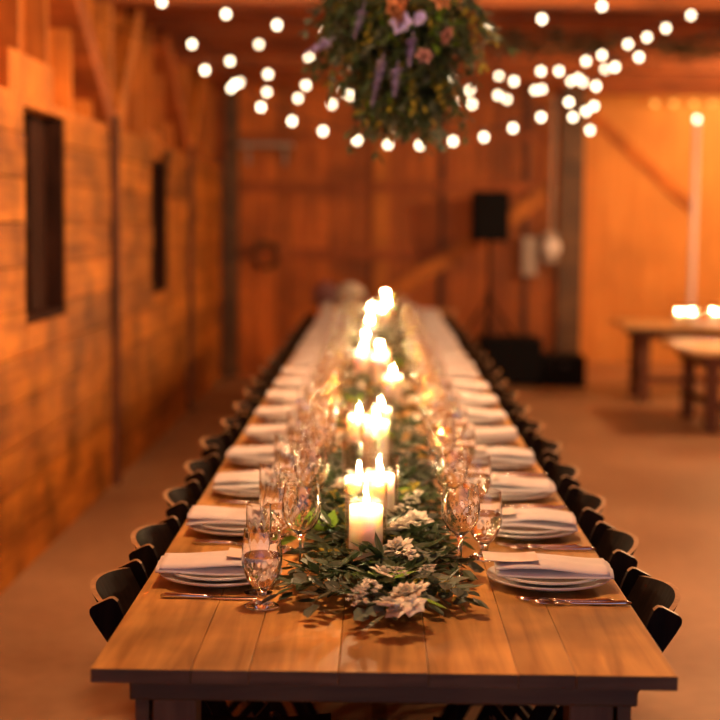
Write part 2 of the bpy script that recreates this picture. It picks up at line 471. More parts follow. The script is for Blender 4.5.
pos = ['nearest farm table of the long row, bare planked end towards the viewer', 'second farm table from the near end of the long row',
       'middle farm table of the long row under rows of place settings', 'fourth farm table from the near end of the long row', 'farthest farm table of the long row, by the back wall']
for i in range(NT):
    o = tp if i == 0 else tp2 if i == 1 else copy_tree(tp2)
    o.location = (XC, YF+i*TL, 0); tag(o, pos[i], 'table', 'farm tables joined into one long row')

# ------------------------------------------------------------------ folding chairs
def make_chair(mat, worn):
    t = empty('folding_chair')
    top = Vector((0, 0, .764)); foot = Vector((.38, 0, 0)); d = (foot-top).normalized(); wv = Vector((-d.z, 0, d.x))  # across the board, in XZ
    for sy in (-1, 1):
        b = MB(); prof = []
        # rounded ear then tapering board
        for (s_, w_) in ((-.004, .018), (-.001, .026), (.004, .029), (.010, .031), (.03, .030), (.08, .024), (.15, .020), (.40, .019), (.862, .019)):
            prof.append((s_, w_))
        rows = []
        for (s_, w_) in prof:
            p = top+d*s_
            for yy in (-.009, .009):
                rows.append(p-wv*w_+Vector((0, sy*.168+yy, 0))); rows.append(p+wv*w_+Vector((0, sy*.168+yy, 0)))
        n = b.pts([Vector((v.x, v.y, max(v.z, 0))) for v in rows])
        for i in range(len(prof)-1):
            q = n+4*i
            b.cur = 1 if i < 3 else 0
            b.face(q, q+4, q+6, q+2); b.face(q+1, q+3, q+7, q+5)
            b.cur = 0
            b.face(q, q+1, q+5, q+4); b.face(q+2, q+6, q+7, q+3)
        b.cur = 1; b.face(n, n+2, n+3, n+1); b.cur = 0
        q = n+4*(len(prof)-1); b.face(q, q+1, q+3, q+2)
        obj('side_post', b, [mat, worn], t)
        r = MB().beam((.34, sy*.146, .43), (.0, sy*.146, .012), .018, .035, (0, 1, 0))
        obj('rear_leg', r, mat, t)
    # bowed back rest
    def br(u, v, side):
        yy = (u-.5)*.318; bow = .040*(1-(2*u-1)**2)
        arch = .012*(1-(2*u-1)**2)
        s_ = .004+.175*v - arch*(1-v)
        p = top+d*s_ + Vector((-bow-(.006 if side == 0 else -.006), yy, 0)) - wv*0
        return p
    b = MB().slab(br, 14, 5)
    n = len(b.f)
    # worn top edge faces (first 14 rim faces)
    rim0 = 14*5*2
    for i in range(14): b.mi[rim0+i] = 1
    obj('back_rest', b, [mat, worn], t, smooth=False)
    def st(u, v, side):
        return Vector((.12+.34*u, (v-.5)*.27, .44-.012*math.sin(PI*u)-(.016 if side == 0 else 0)))
    obj('seat', MB().slab(st, 8, 4), mat, t, smooth=False)
    obj('front_stretcher', MB().beam((.27, -.158, .22), (.27, .158, .22), .02, .02), mat, t); obj('rear_stretcher', MB().beam((.08, -.137, .11), (.08, .137, .11), .02, .02), mat, t)
    return t
NR = 19; Y1 = 3.180; PS = .518
cp = make_chair(M['chair'], M['worn']); first = True
for i in range(NR):
    for side in (-1, 1):
        o = cp if first else copy_tree(cp); first = False
        o.location = (XC+side*(.570+R.uniform(-.008, .012)), Y1-.062+i*PS+R.uniform(-.014, .014) , 0)
        o.rotation_euler = (0, 0, (0 if side < 0 else PI)+R.uniform(-.04, .04))
        tag(o, 'dark wooden folding chair, %s from near end on %s side of table' % (ORD[i], 'left' if side < 0 else 'right'),
            'chair', 'folding chairs along the long table')
pc = make_chair(M['palechair'], M['palechair']); pc.location = (.52, 13.36, .0); pc.rotation_euler = (0, 0, -PI/2-.1)
tag(pc, 'pale wooden folding chair standing at the far right corner of the long table', 'chair')

# ------------------------------------------------------------------ place settings
def plate_mesh(r, h, name, beads=0):
    prof = [(.0005, .0), (r*.55, 0), (r*.62, .004), (r*.98, h-.004), (r, h-.001), (r*.995, h+.0015), (r*.97, h+.001), (r*.72, .009), (r*.60, .0065), (.0005, .006)]
    return MB().lathe(prof, 48, mod=(lambda k, a: 1+(.012*abs(math.cos(beads/2*a)) if k in (3, 4, 5) else 0)) if beads else None).mesh(name, M['plate'], True)
plate_me = plate_mesh(.133, .022, 'dinner_plate'); salad_me = plate_mesh(.112, .019, 'salad_plate', 32)
def napkin_mesh(v):
    rr = random.Random(v); b = MB()
    for layer in range(2):
        ox = rr.uniform(-.004, .004); tz = .013
        def fn(u, v_, side, ox=ox, layer=layer):
            x = (u-.5)*(.245-layer*.006)+ox; y_ = (v_-.5)*(.132-.004*layer)
            edge = 1-(2*v_-1)**6
            z = .004*math.sin(5*u+layer*2+v*2)+.0015*math.sin(17*v_+3*u+v)+layer*tz*1.02 + (tz*(.25+.75*edge) if side else 0) + .004*math.cos(PI*(u-.5))
            # ends droop outside the plate
            return (x, y_+.002*math.sin(9*u+v), z)
        b.slab(fn, 20, 12)
    return b.mesh('napkin', M['napkin'], True)
napkins = [napkin_mesh(v) for v in range(3)]
def card_mesh():
    return MB().slab(lambda u, v, s: ((u-.5)*.115, (v-.5)*.085, .004*(2*u-1)**2+(.0012 if s else 0)), 6, 2).mesh('menu_card', M['card'])
card_me = card_mesh()
def knife_parts():
    t = empty('table_knife')
    def bl(u, v, s):
        x = -.115*(1-u)-.005; w_ = .0095*(1-(1-u)**6*.9) if u < .5 else .0095
        return (x, (v-.5)*2*w_*(1 if u > .06 else .5), .0025+(.0012 if s else 0))
    obj('blade', MB().slab(bl, 10, 2), M['steel'], t, smooth=True)
    obj('handle', MB().tube([(-.006, 0, .0045), (.01, 0, .005), (.05, 0, .006), (.09, 0, .006), (.10, 0, .005)], [.003, .0045, .0055, .0062, .003], 10), M['steel'], t, smooth=True)
    return t
def fork_parts():
    t = empty('table_fork')
    b = MB().tube([(-.035, 0, .006), (-.02, 0, .004), (.03, 0, .004), (.085, 0, .0062), (.1, 0, .005)], [.0025, .0034, .004, .006, .003], 8)
    obj('handle', b, M['steel'], t, smooth=True)
    b = MB()
    b.slab(lambda u, v, s: (-.058+.025*u, (v-.5)*(.021-.012*u**3), .0035+.004*math.sin(PI*u)*.6+(.0012 if s else 0)), 5, 4)
    for k_ in range(4):
        y_ = (k_-1.5)*.0058
        b.tube([(-.105, y_*.95, .008), (-.085, y_, .005), (-.057, y_, .0042)], [.0009, .0017, .0018], 5)
    obj('tines', b, M['steel'], t, smooth=True)
    return t
# glassware profiles (outer up, inner down)
def glass_mesh(name, outer, inner, rib=None, n=72):
    return MB().lathe(outer+inner, n, rib=rib).mesh(name, M['glass'], True)
def facet(k, a): return 1
wine_o = [(.0005, 0), (.034, 0), (.035, .0025), (.020, .006), (.0075, .012), (.005, .03), (.0045, .06), (.0055, .085), (.011, .098), (.027, .112), (.038, .130), (.0425, .152), (.0410, .178), (.0365, .208)]
wine_i = [(.0352, .2085), (.0396, .178), (.0410, .152), (.0365, .131), (.025, .114), (.009, .1015), (.0005, .0995)]
gob_o = [(.0005, 0), (.034, 0), (.035, .003), (.027, .007), (.012, .014), (.0085, .022), (.010, .032), (.020, .042), (.032, .060), (.0395, .085), (.0410, .110), (.0385, .135), (.0365, .158)]
gob_i = [(.0350, .1585), (.0368, .135), (.0392, .110), (.0377, .086), (.030, .062), (.018, .046), (.0005, .042)]
flu_o = [(.0005, 0), (.029, 0), (.030, .0025), (.016, .006), (.006, .012), (.0045, .04), (.009, .054), (.020, .070), (.0255, .095), (.0262, .15), (.0255, .188)]
flu_i = [(.0243, .1885), (.0248, .15), (.0240, .095), (.018, .072), (.006, .059), (.0005, .058)]
wine_me = glass_mesh('wine_glass', wine_o, wine_i, (.100, .175, .022, 12))
gob_me = glass_mesh('water_goblet', gob_o, gob_i, (.032, .112, .022, 12))
flu_me = glass_mesh('champagne_flute', flu_o, flu_i, (.06, .15, .02, 10))
water_me = MB().lathe([(.0005, .0425), (.0175, .0465), (.0296, .0625), (.0372, .086), (.0386, .105), (.0005, .105)], 32).mesh('water', M['water'], True)
kp = None; fp = None
def where(i, side): return 'at %s place from near end, %s side' % (ORD[i], 'left' if side < 0 else 'right')
used = set()
def single(me, name, loc, rz, label, cat, grp):
    o = obj(name, me, None, loc=loc); o.rotation_euler = (0, 0, rz); return tag(o, label, cat, grp)
proto = {}
def inst(key, maker, loc, rz):
    if key not in proto: proto[key] = maker(); o = proto[key]
    else: o = copy_tree(proto[key])
    o.location = loc; o.rotation_euler = (0, 0, rz); return o
def goblet():
    t = empty('water_goblet'); obj('goblet_glass', gob_me, None, t); obj('water', water_me, None, t); return t
for i in range(NR):
    for side in (-1, 1):
        y = Y1+i*PS; s = side; px = XC+s*.352; j = lambda a=.006: R.uniform(-a, a)
        wh = where(i, s); rz = 0 if s < 0 else PI
        cx, cy = px+j(), y+j()
        single(plate_me, 'dinner_plate', (cx, cy, TZ), R.uniform(0, 6), 'white dinner plate '+wh, 'plate', 'dinner plates on the long table')
        single(salad_me, 'salad_plate', (cx+j(.002), cy, TZ+.0105), R.uniform(0, 6), 'beaded white salad plate under the napkin '+wh, 'plate', 'beaded plates on the dinner plates')
        single(napkins[R.randrange(3)], 'napkin', (cx+s*.006, cy-.012+j(), TZ+.0285), (0 if s < 0 else PI)+j(.03), 'folded white linen napkin '+wh, 'napkin', 'folded napkins on the plates')
        if i < 12:
            cr = single(card_me, 'menu_card', (cx-s*(.085 if s > 0 else .075), cy-.024+j(), TZ+.062), j(.12), 'cream menu card on the napkin '+wh, 'card', 'menu cards on the napkins')
        if s < 0:
            o = inst('knife', knife_parts, (px+.0-.005, y-.158+j(), TZ), PI+j(.03)); tag(o, 'steel table knife beside the plate '+wh, 'knife', 'table knives beside the left plates')
        else:
            for q, (dx, dy, a) in enumerate(((-.0, -.172, -.03), (-.03, -.148, -.12))):
                o = inst('fork', fork_parts, (px+dx+.055, y+dy+j(.003), TZ), a+j(.03)); tag(o, 'steel fork %s ' % ('outermost' if q == 0 else 'next to the plate')+wh, 'fork', 'forks beside the right plates')
        if s < 0:
            spots = (('g', -.226, -.21), ('w', -.160, .02), ('f', -.25, -.10))
        else:
            spots = (('w', .186, .05), ('g', .262, .25))
        for (ty, gx, gy) in spots:
            loc = (gx+j(.008), y+gy+j(.012), TZ)
            if ty == 'g': o = inst('gob', goblet, loc, R.uniform(0, 6)); tag(o, 'water goblet half full '+wh, 'glass', 'water goblets on the long table')
            elif ty == 'w': single(wine_me, 'wine_glass', loc, 0, 'tall empty stemmed wine glass '+wh, 'glass', 'wine glasses on the long table')
            else: single(flu_me, 'champagne_flute', loc, 0, 'slim straight-sided flute '+wh, 'glass', 'slim flutes along the left side')

# ------------------------------------------------------------------ candles
def candle_mesh(h): 
    return MB().lathe([(.0005, 0), (.036, 0), (.0375, .002), (.0375, h-.004), (.036, h), (.031, h-.001), (.024, h-.006), (.0005, h-.007)], 28).mesh('pillar_candle', M['wax'], True)
flame_me = MB().lathe([(.0004, .0), (.0035, .002), (.0060, .007), (.0055, .013), (.0030, .020), (.0004, .027)], 10).mesh('flame', M['flame'], True)
def hurr_mesh(h, r=.047):
    return MB().lathe([(r, 0), (r, h), (r-.0022, h), (r-.0022, .004), (.0005, .004)], 40, cap=False).mesh('glass_cylinder', M['thin'], True)
CAND = [(-.020, 3.27, .145, .200), (.010, 3.66, .150, .200), (-.043, 3.93, .095, .200), (.000, 4.36, .19, .23)]
rc = random.Random(3); y = 4.78
while y < 12.6:
    CAND.append((XC*.4+rc.choice((-.065, .065, .01))+rc.uniform(-.015, .015), y, rc.choice((.10, .15, .15, .19)), 0)); y += rc.uniform(.45, .85)
cache = {}
for i, (x, y, h, g) in enumerate(CAND):
    g = g or h+.05
    t = empty('hurricane_candle', (x, y, TZ+.001))
    tag(t, 'lit pillar candle in glass cylinder, %s from the near end of the table' % (ORD+['twenty-first', 'twenty-second', 'twenty-third', 'twenty-fourth', 'twenty-fifth', 'twenty-sixth', 'twenty-seventh', 'twenty-eighth'])[i], 'candle', 'candles along the table centre')
    for key, fn in ((('c', h), candle_mesh), (('h', g), hurr_mesh)):
        if key not in cache: cache[key] = fn(key[1])
    obj('glass_cylinder', cache[('h', g)], None, t)
    c = obj('pillar_candle', cache[('c', h)], None, t, loc=(0, 0, .0045))
    key = ('w', h)
    if key not in cache: cache[key] = MB().tube([(0, 0, h-.008), (.001, 0, h+.005)], .0012, 5).mesh('wick', M['wick'])
    obj('wick', cache[key], None, c); obj('flame', flame_me, None, c, loc=(.001, 0, h+.0055))

# votives added to imitate candle light refracted gold in the far glasses
M['amberglass'] = plain('added_votive_amber', (1, .62, .25), .1, Transmission_Weight=.9, IOR=1.3)
vo_me = MB().lathe([(.0005, 0), (.024, 0), (.026, .004), (.029, .055), (.0265, .055), (.0235, .008), (.0005, .007)], 24).mesh('added_votive_glass', M['amberglass'], True)
vw_me = MB().lathe([(.0005, .0075), (.021, .0078), (.022, .024), (.0005, .023)], 20).mesh('added_votive_wax', M['wax'], True)
for side in (-1, 1):
    for i in range(4, 18, 1 if side < 0 else 1):
        if (i+side) % 3 == 0: continue
        t = empty('added_votive', (XC+side*.205, Y1+i*PS+(.17 if side < 0 else -.12)+R.uniform(-.015, .015), TZ))
        tag(t, 'small votive added for glass glow, beside %s place from near end, %s side' % (ORD[i], 'left' if side < 0 else 'right'), 'candle', 'votives added for the glow of the far glasses')
        obj('added_votive_glass', vo_me, None, t); c = obj('added_votive_wax', vw_me, None, t)
        f = obj('flame', flame_me, None, c, loc=(0, 0, .0245)); f.scale = (.42, .42, .5)

# ------------------------------------------------------------------ greenery
def sprig(mb, p, ang, L, rise, leafL, leafW, n, rr, droop=1.0, zmin=None, avoid=()):
    """stem with alternate leaves; returns stem points"""
    d = Vector((math.cos(ang), math.sin(ang), 0)); pts = []
    for i in range(n+1):
        t = i/n; z = rise*math.sin(min(1, t*1.3)*PI/2)*1.0 - droop*rise*t*t*.9
        q = Vector(p)+d*(L*t)+Vector((0, 0, z))+d.cross(Vector((0, 0, 1)))*(.02*math.sin(t*3+ang*5))
        if zmin is not None: q.z = max(q.z, zmin)
        pts.append(q)
    for i in range(1, n+1):
        q = pts[i]; tan = (pts[i]-pts[i-1]).normalized()
        if any((q.x-a)**2+(q.y-b_)**2 < .078**2 for (a, b_) in avoid): continue
        for sg in ((-1, 1) if i < n else (0,)):
            side = tan.cross(Vector((0, 0, 1))).normalized()*sg
            dd = (tan*.75+side*.9+Vector((0, 0, rr.uniform(-.15, .55)))).normalized() if sg else tan
            roll = rr.uniform(-.7, .7)
            sd = (dd.cross(Vector((0, 0, 1))).normalized()+Vector((0, 0, roll))).normalized()
            ll = leafL*rr.uniform(.7, 1.2)
            if zmin is not None:
                end = q.z+dd.z*ll-.25*ll
                if end < zmin: dd.z += (zmin-end)/ll+.05
            mb.leaf(q, dd, sd, ll, leafW*rr.uniform(.8, 1.15), rr.uniform(-.05, .25))
    return pts
gr = random.Random(11)
gl = empty('table_garland', (XC*.5, 7.5, TZ)); tag(gl, 'long leafy garland with white flowers running down the middle of the table', 'garland')
dk, gy_, lt, yl, stm = MB(), MB(), MB(), MB(), MB()
OFF = Vector((XC*.5, 7.5, TZ)); av = [(c[0]-OFF.x, c[1]-OFF.y) for c in CAND]
y = 2.95
while y < 12.6:
    near = y < 4.6
    for q in range(2 if near else 1):
        ang = gr.uniform(0, 2*PI) if y > 3.05 else gr.uniform(-PI, 0)
        x0 = gr.uniform(-.10, .10); p = (x0-.0, y-OFF.y+gr.uniform(-.03, .03), .012+gr.random()*.03)
        L = gr.uniform(.08, .17)*(1 if abs(math.cos(ang)) > .3 else 1.1)
        # keep the runner about 36 cm wide
        ex = x0+L*math.cos(ang)
        wl = .19 if y < 3.35 else .14
        if abs(ex) > wl: L *= max(.3, 1-(abs(ex)-wl)/L)
        k_ = gr.random()
        if k_ < .56: sprig(dk, p, ang, L, gr.uniform(.015, .060), .058, .021, 5, gr, zmin=.006, avoid=av)
        elif k_ < .90: sprig(gy_, p, ang, L, gr.uniform(.015, .05), .046, .031, 4, gr, zmin=.006, avoid=av)
        elif k_ < .915: sprig(lt, p, ang, L, gr.uniform(.03, .07), .055, .022, 4, gr, zmin=.006, avoid=av)
        else: sprig(yl, p, ang, L, gr.uniform(.03, .07), .02, .010, 9, gr, zmin=.006, avoid=av)
    y += .010 if near else .022
# bright leaves left of the first candle
for a in (2.2, 2.6, 2.9): sprig(lt, (-.10, 3.42-OFF.y, .03), a, .10, .05, .06, .028, 3, gr, zmin=.01)
pp = []
y = 2.97
while y < 12.6: pp.append((.03*math.sin(y*4), y-OFF.y, .012)); y += .06
stm.tube(pp, .006, 6)
obj('dark_leaves', dk, M['leaf_d'], gl, kind='stuff', label='dark green pointed leaves'); obj('eucalyptus_leaves', gy_, M['leaf_g'], gl, kind='stuff', label='grey-green eucalyptus leaves')
obj('bright_leaves', lt, M['leaf_l'], gl, kind='stuff', label='bright green leaves'); obj('filler_sprigs', yl, M['leaf_y'], gl, kind='stuff', label='olive filler sprigs'); obj('stem', stm, M['stem'], gl)
def flower_mesh(kind, mat, seed):
    rr = random.Random(seed); b = MB()
    if kind == 'open':
        for ring, (n, L, up) in enumerate(((6, .032, .35), (5, .024, .9))):
            for q in range(n):
                a = 2*PI*q/n+ring*.5+rr.uniform(-.15, .15); d = Vector((math.cos(a), math.sin(a), up)); b.leaf((0, 0, ring*.003), d, (-math.sin(a), math.cos(a), rr.uniform(-.2, .2)), L*rr.uniform(.85, 1.1), L*.85, -.25)
        b.ball((0, 0, .012), .006, 8, 5)
    elif kind == 'rose':
        for ring, (n, L, up, r0) in enumerate(((6, .030, .5, .012), (5, .026, 1.2, .010), (4, .022, 2.5, .006), (3, .018, 6, .003))):
            for q in range(n):
                a = 2*PI*q/n+ring*.6; d = Vector((math.cos(a), math.sin(a), up)); b.leaf((r0*math.cos(a), r0*math.sin(a), ring*.003), d, (-math.sin(a), math.cos(a), 0), L, L*1.0, -.4)
    else:
        for q in range(11):
            c = Vector((rr.uniform(-.020, .020), rr.uniform(-.020, .020), rr.uniform(0, .020)))
            for s_ in range(5):
                a = 2*PI*s_/5+q; b.leaf(c, (math.cos(a), math.sin(a), .5), (-math.sin(a), math.cos(a), 0), .0085, .007, -.2)
            b.ball(c+Vector((0, 0, .001)), .0028, 6, 4)
    return b.mesh('flower', mat)
FM = [flower_mesh('open', M['petal'], 1), flower_mesh('rose', M['petal'], 2), flower_mesh('cluster', M['petal'], 3)]
spots = [(362, 598, 2, .05), (371, 592, 2, .045), (388, 606, 0, .045), (399, 611, 0, .035), (412, 606, 0, .04), (420, 592, 0, .055), (406, 596, 1, .04), (381, 574, 0, .06),
         (394, 577, 2, .06), (408, 560, 2, .05), (398, 550, 1, .05), (403, 528, 1, .06), (416, 522, 1, .055), (396, 530, 0, .06), (409, 505, 2, .06), (416, 500, 2, .05), (404, 513, 2, .06), (354, 606, 2, .03), (427, 575, 2, .045)]
for (px, py, kd, hz) in spots:
    p = on(px, py, TZ+hz+.018)-OFF
    o = obj('flower', FM[kd], None, gl, loc=p); o.rotation_euler = (gr.uniform(.1, .7), gr.uniform(-.3, .3), gr.uniform(0, 6))
y = 4.0
while y < 12.5:
    s = gr.choice((-1, 1)); o = obj('flower', FM[gr.randrange(3)], None, gl, loc=(s*gr.uniform(.07, .14), y-OFF.y, gr.uniform(.035, .07)))
    o.rotation_euler = (gr.uniform(0, .7), gr.uniform(-.3, .3), gr.uniform(0, 6)); y += gr.uniform(.09, .18)

# ------------------------------------------------------------------ hanging floral arrangement
HY = 5.2
hc = at(403, 30, HY)
hf = empty('hanging_flower_arrangement', hc); tag(hf, 'leafy flower arrangement with lilac blooms hanging above the table', 'flower arrangement')
fr = random.Random(21)
hd, hg, hl, hyy, hs = MB(), MB(), MB(), MB(), MB()
def hsprig(mb, L, lL, lW, n, p=None, down=None, spread=None):
    a = fr.uniform(0, 2*PI); sp = fr.uniform(.1, 1.0) if spread is None else spread
    d = Vector((math.cos(a)*sp, math.sin(a)*sp, fr.uniform(-1.1, .15) if down is None else down)).normalized()
    zz = fr.uniform(-.14, .16); wq = .10+.14*(zz+.14)/.30
    p = Vector((fr.uniform(-wq, wq), fr.uniform(-wq, wq)*.8, zz)) if p is None else Vector(p)
    for i in range(n):
        t = (i+1)/n; q = p+d*(L*t)+Vector((0, 0, -.10*L/.2*t*t))
        for sg in (-1, 1):
            s_ = Vector((fr.uniform(-1, 1), fr.uniform(-1, 1), fr.uniform(-.6, .3))).normalized()
            mb.leaf(q, (d*.5+s_).normalized(), s_.cross(Vector((.2, .1, 1))), lL*fr.uniform(.7, 1.2), lW, .2)
    hs.tube([p, p+d*L*.5+Vector((0, 0, -.025*L/.2)), p+d*L+Vector((0, 0, -.10*L/.2))], .0018, 4)
for q in range(260): hsprig(hd, fr.uniform(.10, .22), .05, .018, 7)
for q in range(90): hsprig(hg, fr.uniform(.10, .20), .045, .028, 6)
for q in range(45): hsprig(hl, fr.uniform(.08, .16), .05, .022, 5)
for q in range(60): hsprig(hyy, fr.uniform(.12, .22), .035, .013, 8)
for q in range(9): hsprig(hyy, .2, .035, .014, 9, (-.15, fr.uniform(-.1, .1), .10), -.3, 1)
for q in range(60): hsprig(hd, fr.uniform(.10, .17), .045, .016, 7, (fr.uniform(-.10, .10), fr.uniform(-.08, .08), -.10), -1.2, .5)
hs.tube([(0, 0, .05), (0, 0, CZ-hc.z-.01)], .003, 5)
hs.lathe([(.19, .06), (.20, .07), (.19, .08), (.18, .07), (.19, .06)], 24, cap=False)
obj('dark_leaves', hd, M['leaf_d'], hf, kind='stuff'); obj('eucalyptus_leaves', hg, M['leaf_g'], hf, kind='stuff'); obj('bright_leaves', hl, M['leaf_l'], hf, kind='stuff')
obj('olive_sprigs', hyy, M['leaf_y'], hf, kind='stuff'); obj('hanger', hs, M['stem'], hf)
def spike(L, seed):
    rr = random.Random(seed); b = MB(); n = int(L/.008)
    for i in range(n):
        z = -L*i/n; rad = .022*(1-.6*i/n)
        for q in range(5):
            a = q*1.257+i*.8; b.leaf((0, 0, z), (math.cos(a), math.sin(a), rr.uniform(-.4, .2)), (-math.sin(a), math.cos(a), 0), rad, rad*.7, .1)
    b.tube([(0, 0, .03), (0, 0, -L)], .0015, 4)
    return b.mesh('delphinium_spike', M['lilac'])
sp = [spike(.15, 1), spike(.09, 2)]
for (px, py, kd, rx, ry) in ((382, 62, 0, .1, .22), (362, 12, 1, .1, .3), (327, 42, 1, .3, 1.1), (412, 40, 1, -.2, .1), (397, 70, 1, .2, .1)):
    o = obj('delphinium_spike', sp[kd], None, hf, loc=at(px, py, HY-.27)-hc); o.rotation_euler = (rx, ry, 0)
big = flower_mesh('rose', M['peach'], 5); bigp = flower_mesh('rose', M['pink'], 6); bigw = flower_mesh('open', M['lilac'], 7)
for (px, py, me, s_) in ((405, 12, big, 1.6), (394, 10, big, 1.3), (440, -4, big, 1.2), (402, 22, bigw, 1.3), (421, 18, bigw, .9), (448, 36, bigp, .8), (424, 56, bigp, .7), (396, 24, bigw, .8)):
    o = obj('blossom', me, None, hf, loc=at(px, py, HY-.27)-hc); o.rotation_euler = (1.2, 0, fr.uniform(0, 6)); o.scale = (s_,)*3

# ------------------------------------------------------------------ strings of lights
bulb_me = MB().ball((0, 0, -.028), .0185, 12, 8, (1, 1, 1.12)).mesh('bulb', M['bulb'], True)
sock_me = MB().lathe([(.006, -.012), (.0125, -.008), (.012, .012), (.006, .018)], 10).mesh('bulb_socket', M['socket'], True)
S = [('lowest string of glowing round bulbs, sagging in front of the back wall', [(205, 71), (235, 85), (261, 108), (292, 122), (323, 132), (357, 141), (388, 145), (420, 146), (453, 142), (484, 138), (513, 129), (541, 118), (569, 103), (596, 87), (615, 68), (639, 58)], 8.2, 8.5),
     ('bulb string from the upper left wall, climbing steeply to the top right corner', [(192, 45), (230, 62), (268, 75), (306, 86), (344, 92), (427, 97), (470, 91), (514, 82), (541, 72), (559, 72), (586, 62), (602, 56), (628, 45), (647, 38), (666, 29), (691, 16)], 9.2, 9.4),
     ('bulb string just above the lowest one, crowded at its right end', [(179, 3), (231, 89), (240, 83), (267, 93), (298, 99), (332, 105), (350, 96), (434, 108), (463, 100), (498, 96), (535, 91), (542, 90), (578, 79), (605, 70)], 9.9, 10.2),
     ('topmost bulb string, close under the ceiling beams', [(162, 3), (226, 15), (277, 26), (326, 33), (488, 31), (542, 20), (602, 7)], 8.0, 8.0),
     ('bulb string passing right behind the hanging flowers, second from the top', [(210, 24), (259, 45), (309, 58), (451, 78), (499, 77), (507, 100), (571, 82), (583, 83)], 10.6, 10.9),
     ('short bulb string hanging down beside the dark corner post', [(472, 105), (586, 112), (594, 107), (573, 118), (590, 131)], 8.9, 9.0)]
for si, (lab, pts, Da, Db) in enumerate(S):
    n = len(pts); P = []
    for i, (px, py) in enumerate(pts): P.append(at(px, py, Da+(Db-Da)*i/(n-1))+Vector((0, 0, .033)))
    root = empty('string_lights', P[0]); tag(root, lab, 'string lights', 'strings of round bulbs under the ceiling')
    cable = []
    for i in range(n-1):
        L = (P[i+1]-P[i]).length
        for q in range(6):
            t = q/6; cable.append(P[i].lerp(P[i+1], t)-P[0]+Vector((0, 0, .02-min(.10, L*.06)*4*t*(1-t))))
    cable.append(P[-1]-P[0]+Vector((0, 0, .02)))
    if si == 5: ends = [(P[0]+Vector((0, 0, 0)), .0)]
    # run on to the wall on the left and to the beams on the right
    if si < 5:
        a0 = Vector((-1.50, Da, min(2.7, P[0].z+.02+abs(P[0].x+1.5)*.35)))-P[0]; cable.insert(0, a0)
        zr = min(2.80, P[-1].z+.5); cable.append(Vector((P[-1].x+1.3, Db, zr))-P[0])
    else: cable.insert(0, Vector((P[0].x-.1, 8.75, 2.765))-P[0])
    obj('cable', MB().tube(cable, .0028, 5), M['cord'], root)
    for p in P:
        s_ = obj('bulb_socket', sock_me, None, root, loc=p-P[0]); obj('bulb', bulb_me, None, s_)

M['amber'] = emit('amber_bulb_glow', (1, .42, .08), 2.0)
am_me = MB().ball((0, 0, -.028), .03, 12, 8).mesh('bulb', M['amber'], True)
P = [at(px, 101, AY-.12) for px in (655, 674, 694, 712, 733)]
root = empty('string_lights', P[0]); tag(root, 'row of dim amber bulbs along the top of the bright back wall at right', 'string lights')
obj('cable', MB().tube([p-P[0]+Vector((0, dy, .02)) for p, dy in zip([P[0]]+P+[P[-1]], [.118, 0, 0, 0, 0, 0, .118])], .003, 5), M['cord'], root)
for p in P: s_ = obj('bulb_socket', sock_me, None, root, loc=p-P[0]); obj('bulb', am_me, None, s_)

# ------------------------------------------------------------------ greenery on the ceiling beam, right
for (lab, xa, xb, yy) in (('dark greenery garland on the ceiling beam, nearer the hanging flowers', .75, 1.5, 9.6), ('dark greenery garland on the ceiling beam, towards the right edge', 1.75, 2.5, 9.7)):
    t = empty('beam_garland', ((xa+xb)/2, yy, 2.66)); tag(t, lab, 'garland', 'greenery garlands under the ceiling')
    b = MB(); hs = MB()
    for q in range(70):
        x = fr.uniform(xa-xb, xb-xa)/2; a = fr.uniform(0, 6.28)
        sprig(b, (x, fr.uniform(-.1, .1), fr.uniform(-.08, .08)), a, .16, .03, .06, .024, 5, fr, 1.5)
    obj('leaves', b, M['dried'], t, kind='stuff')
    obj('branch', MB().tube([((xa-xb)/2, 0, 0), (0, 0, -.03), ((xb-xa)/2, 0, 0)], .008, 6).tube([(0, 0, -.03), (0, 0, .17)], .004, 5), M['stem'], t)

# ------------------------------------------------------------------ far end things
def bouquet(name, loc, me, n, rad, lab, vase):
    t = empty(name, loc); tag(t, lab, 'bouquet')
    obj('vase', MB().lathe([(.0005, 0), (.05, 0), (.06, .04), (.045, .09), (.05, .10), (.044, .10), (.0005, .02)], 20), vase, t, smooth=True)
    rr = random.Random(n); b = MB()
    for q in range(n):
        a = rr.uniform(0, 6.28); e = math.asin(rr.uniform(-.35, 1)); d = Vector((math.cos(a)*math.cos(e), math.sin(a)*math.cos(e), math.sin(e)))
        p = d*rad[0]; p = Vector((p.x, p.y, p.z*rad[1]+.10+rad[0]*.45*rad[1]))
        o = obj('flower', me, None, t, loc=p); o.rotation_euler = d.to_track_quat('Z', 'Y').to_euler(); o.scale = (1.6,)*3
        b.tube([(0, 0, .09), p], .002, 4)
        b.leaf(p*.8, d, d.cross(Vector((.1, .3, 1))), .08, .04)
    obj('stems', b, M['leaf_d'], t)
bouquet('flower_bouquet', (-.235, 12.79, TZ), FM[1], 34, (.095, .9), 'round cream bouquet in a dark vase on the far end of the table', M['black'])
bouquet('flower_bouquet', (-.435, 12.80, TZ), flower_mesh('rose', M['pink'], 9), 28, (.085, 1.1), 'pale pink bouquet in a vase at the far left corner of the table', M['enamel'])

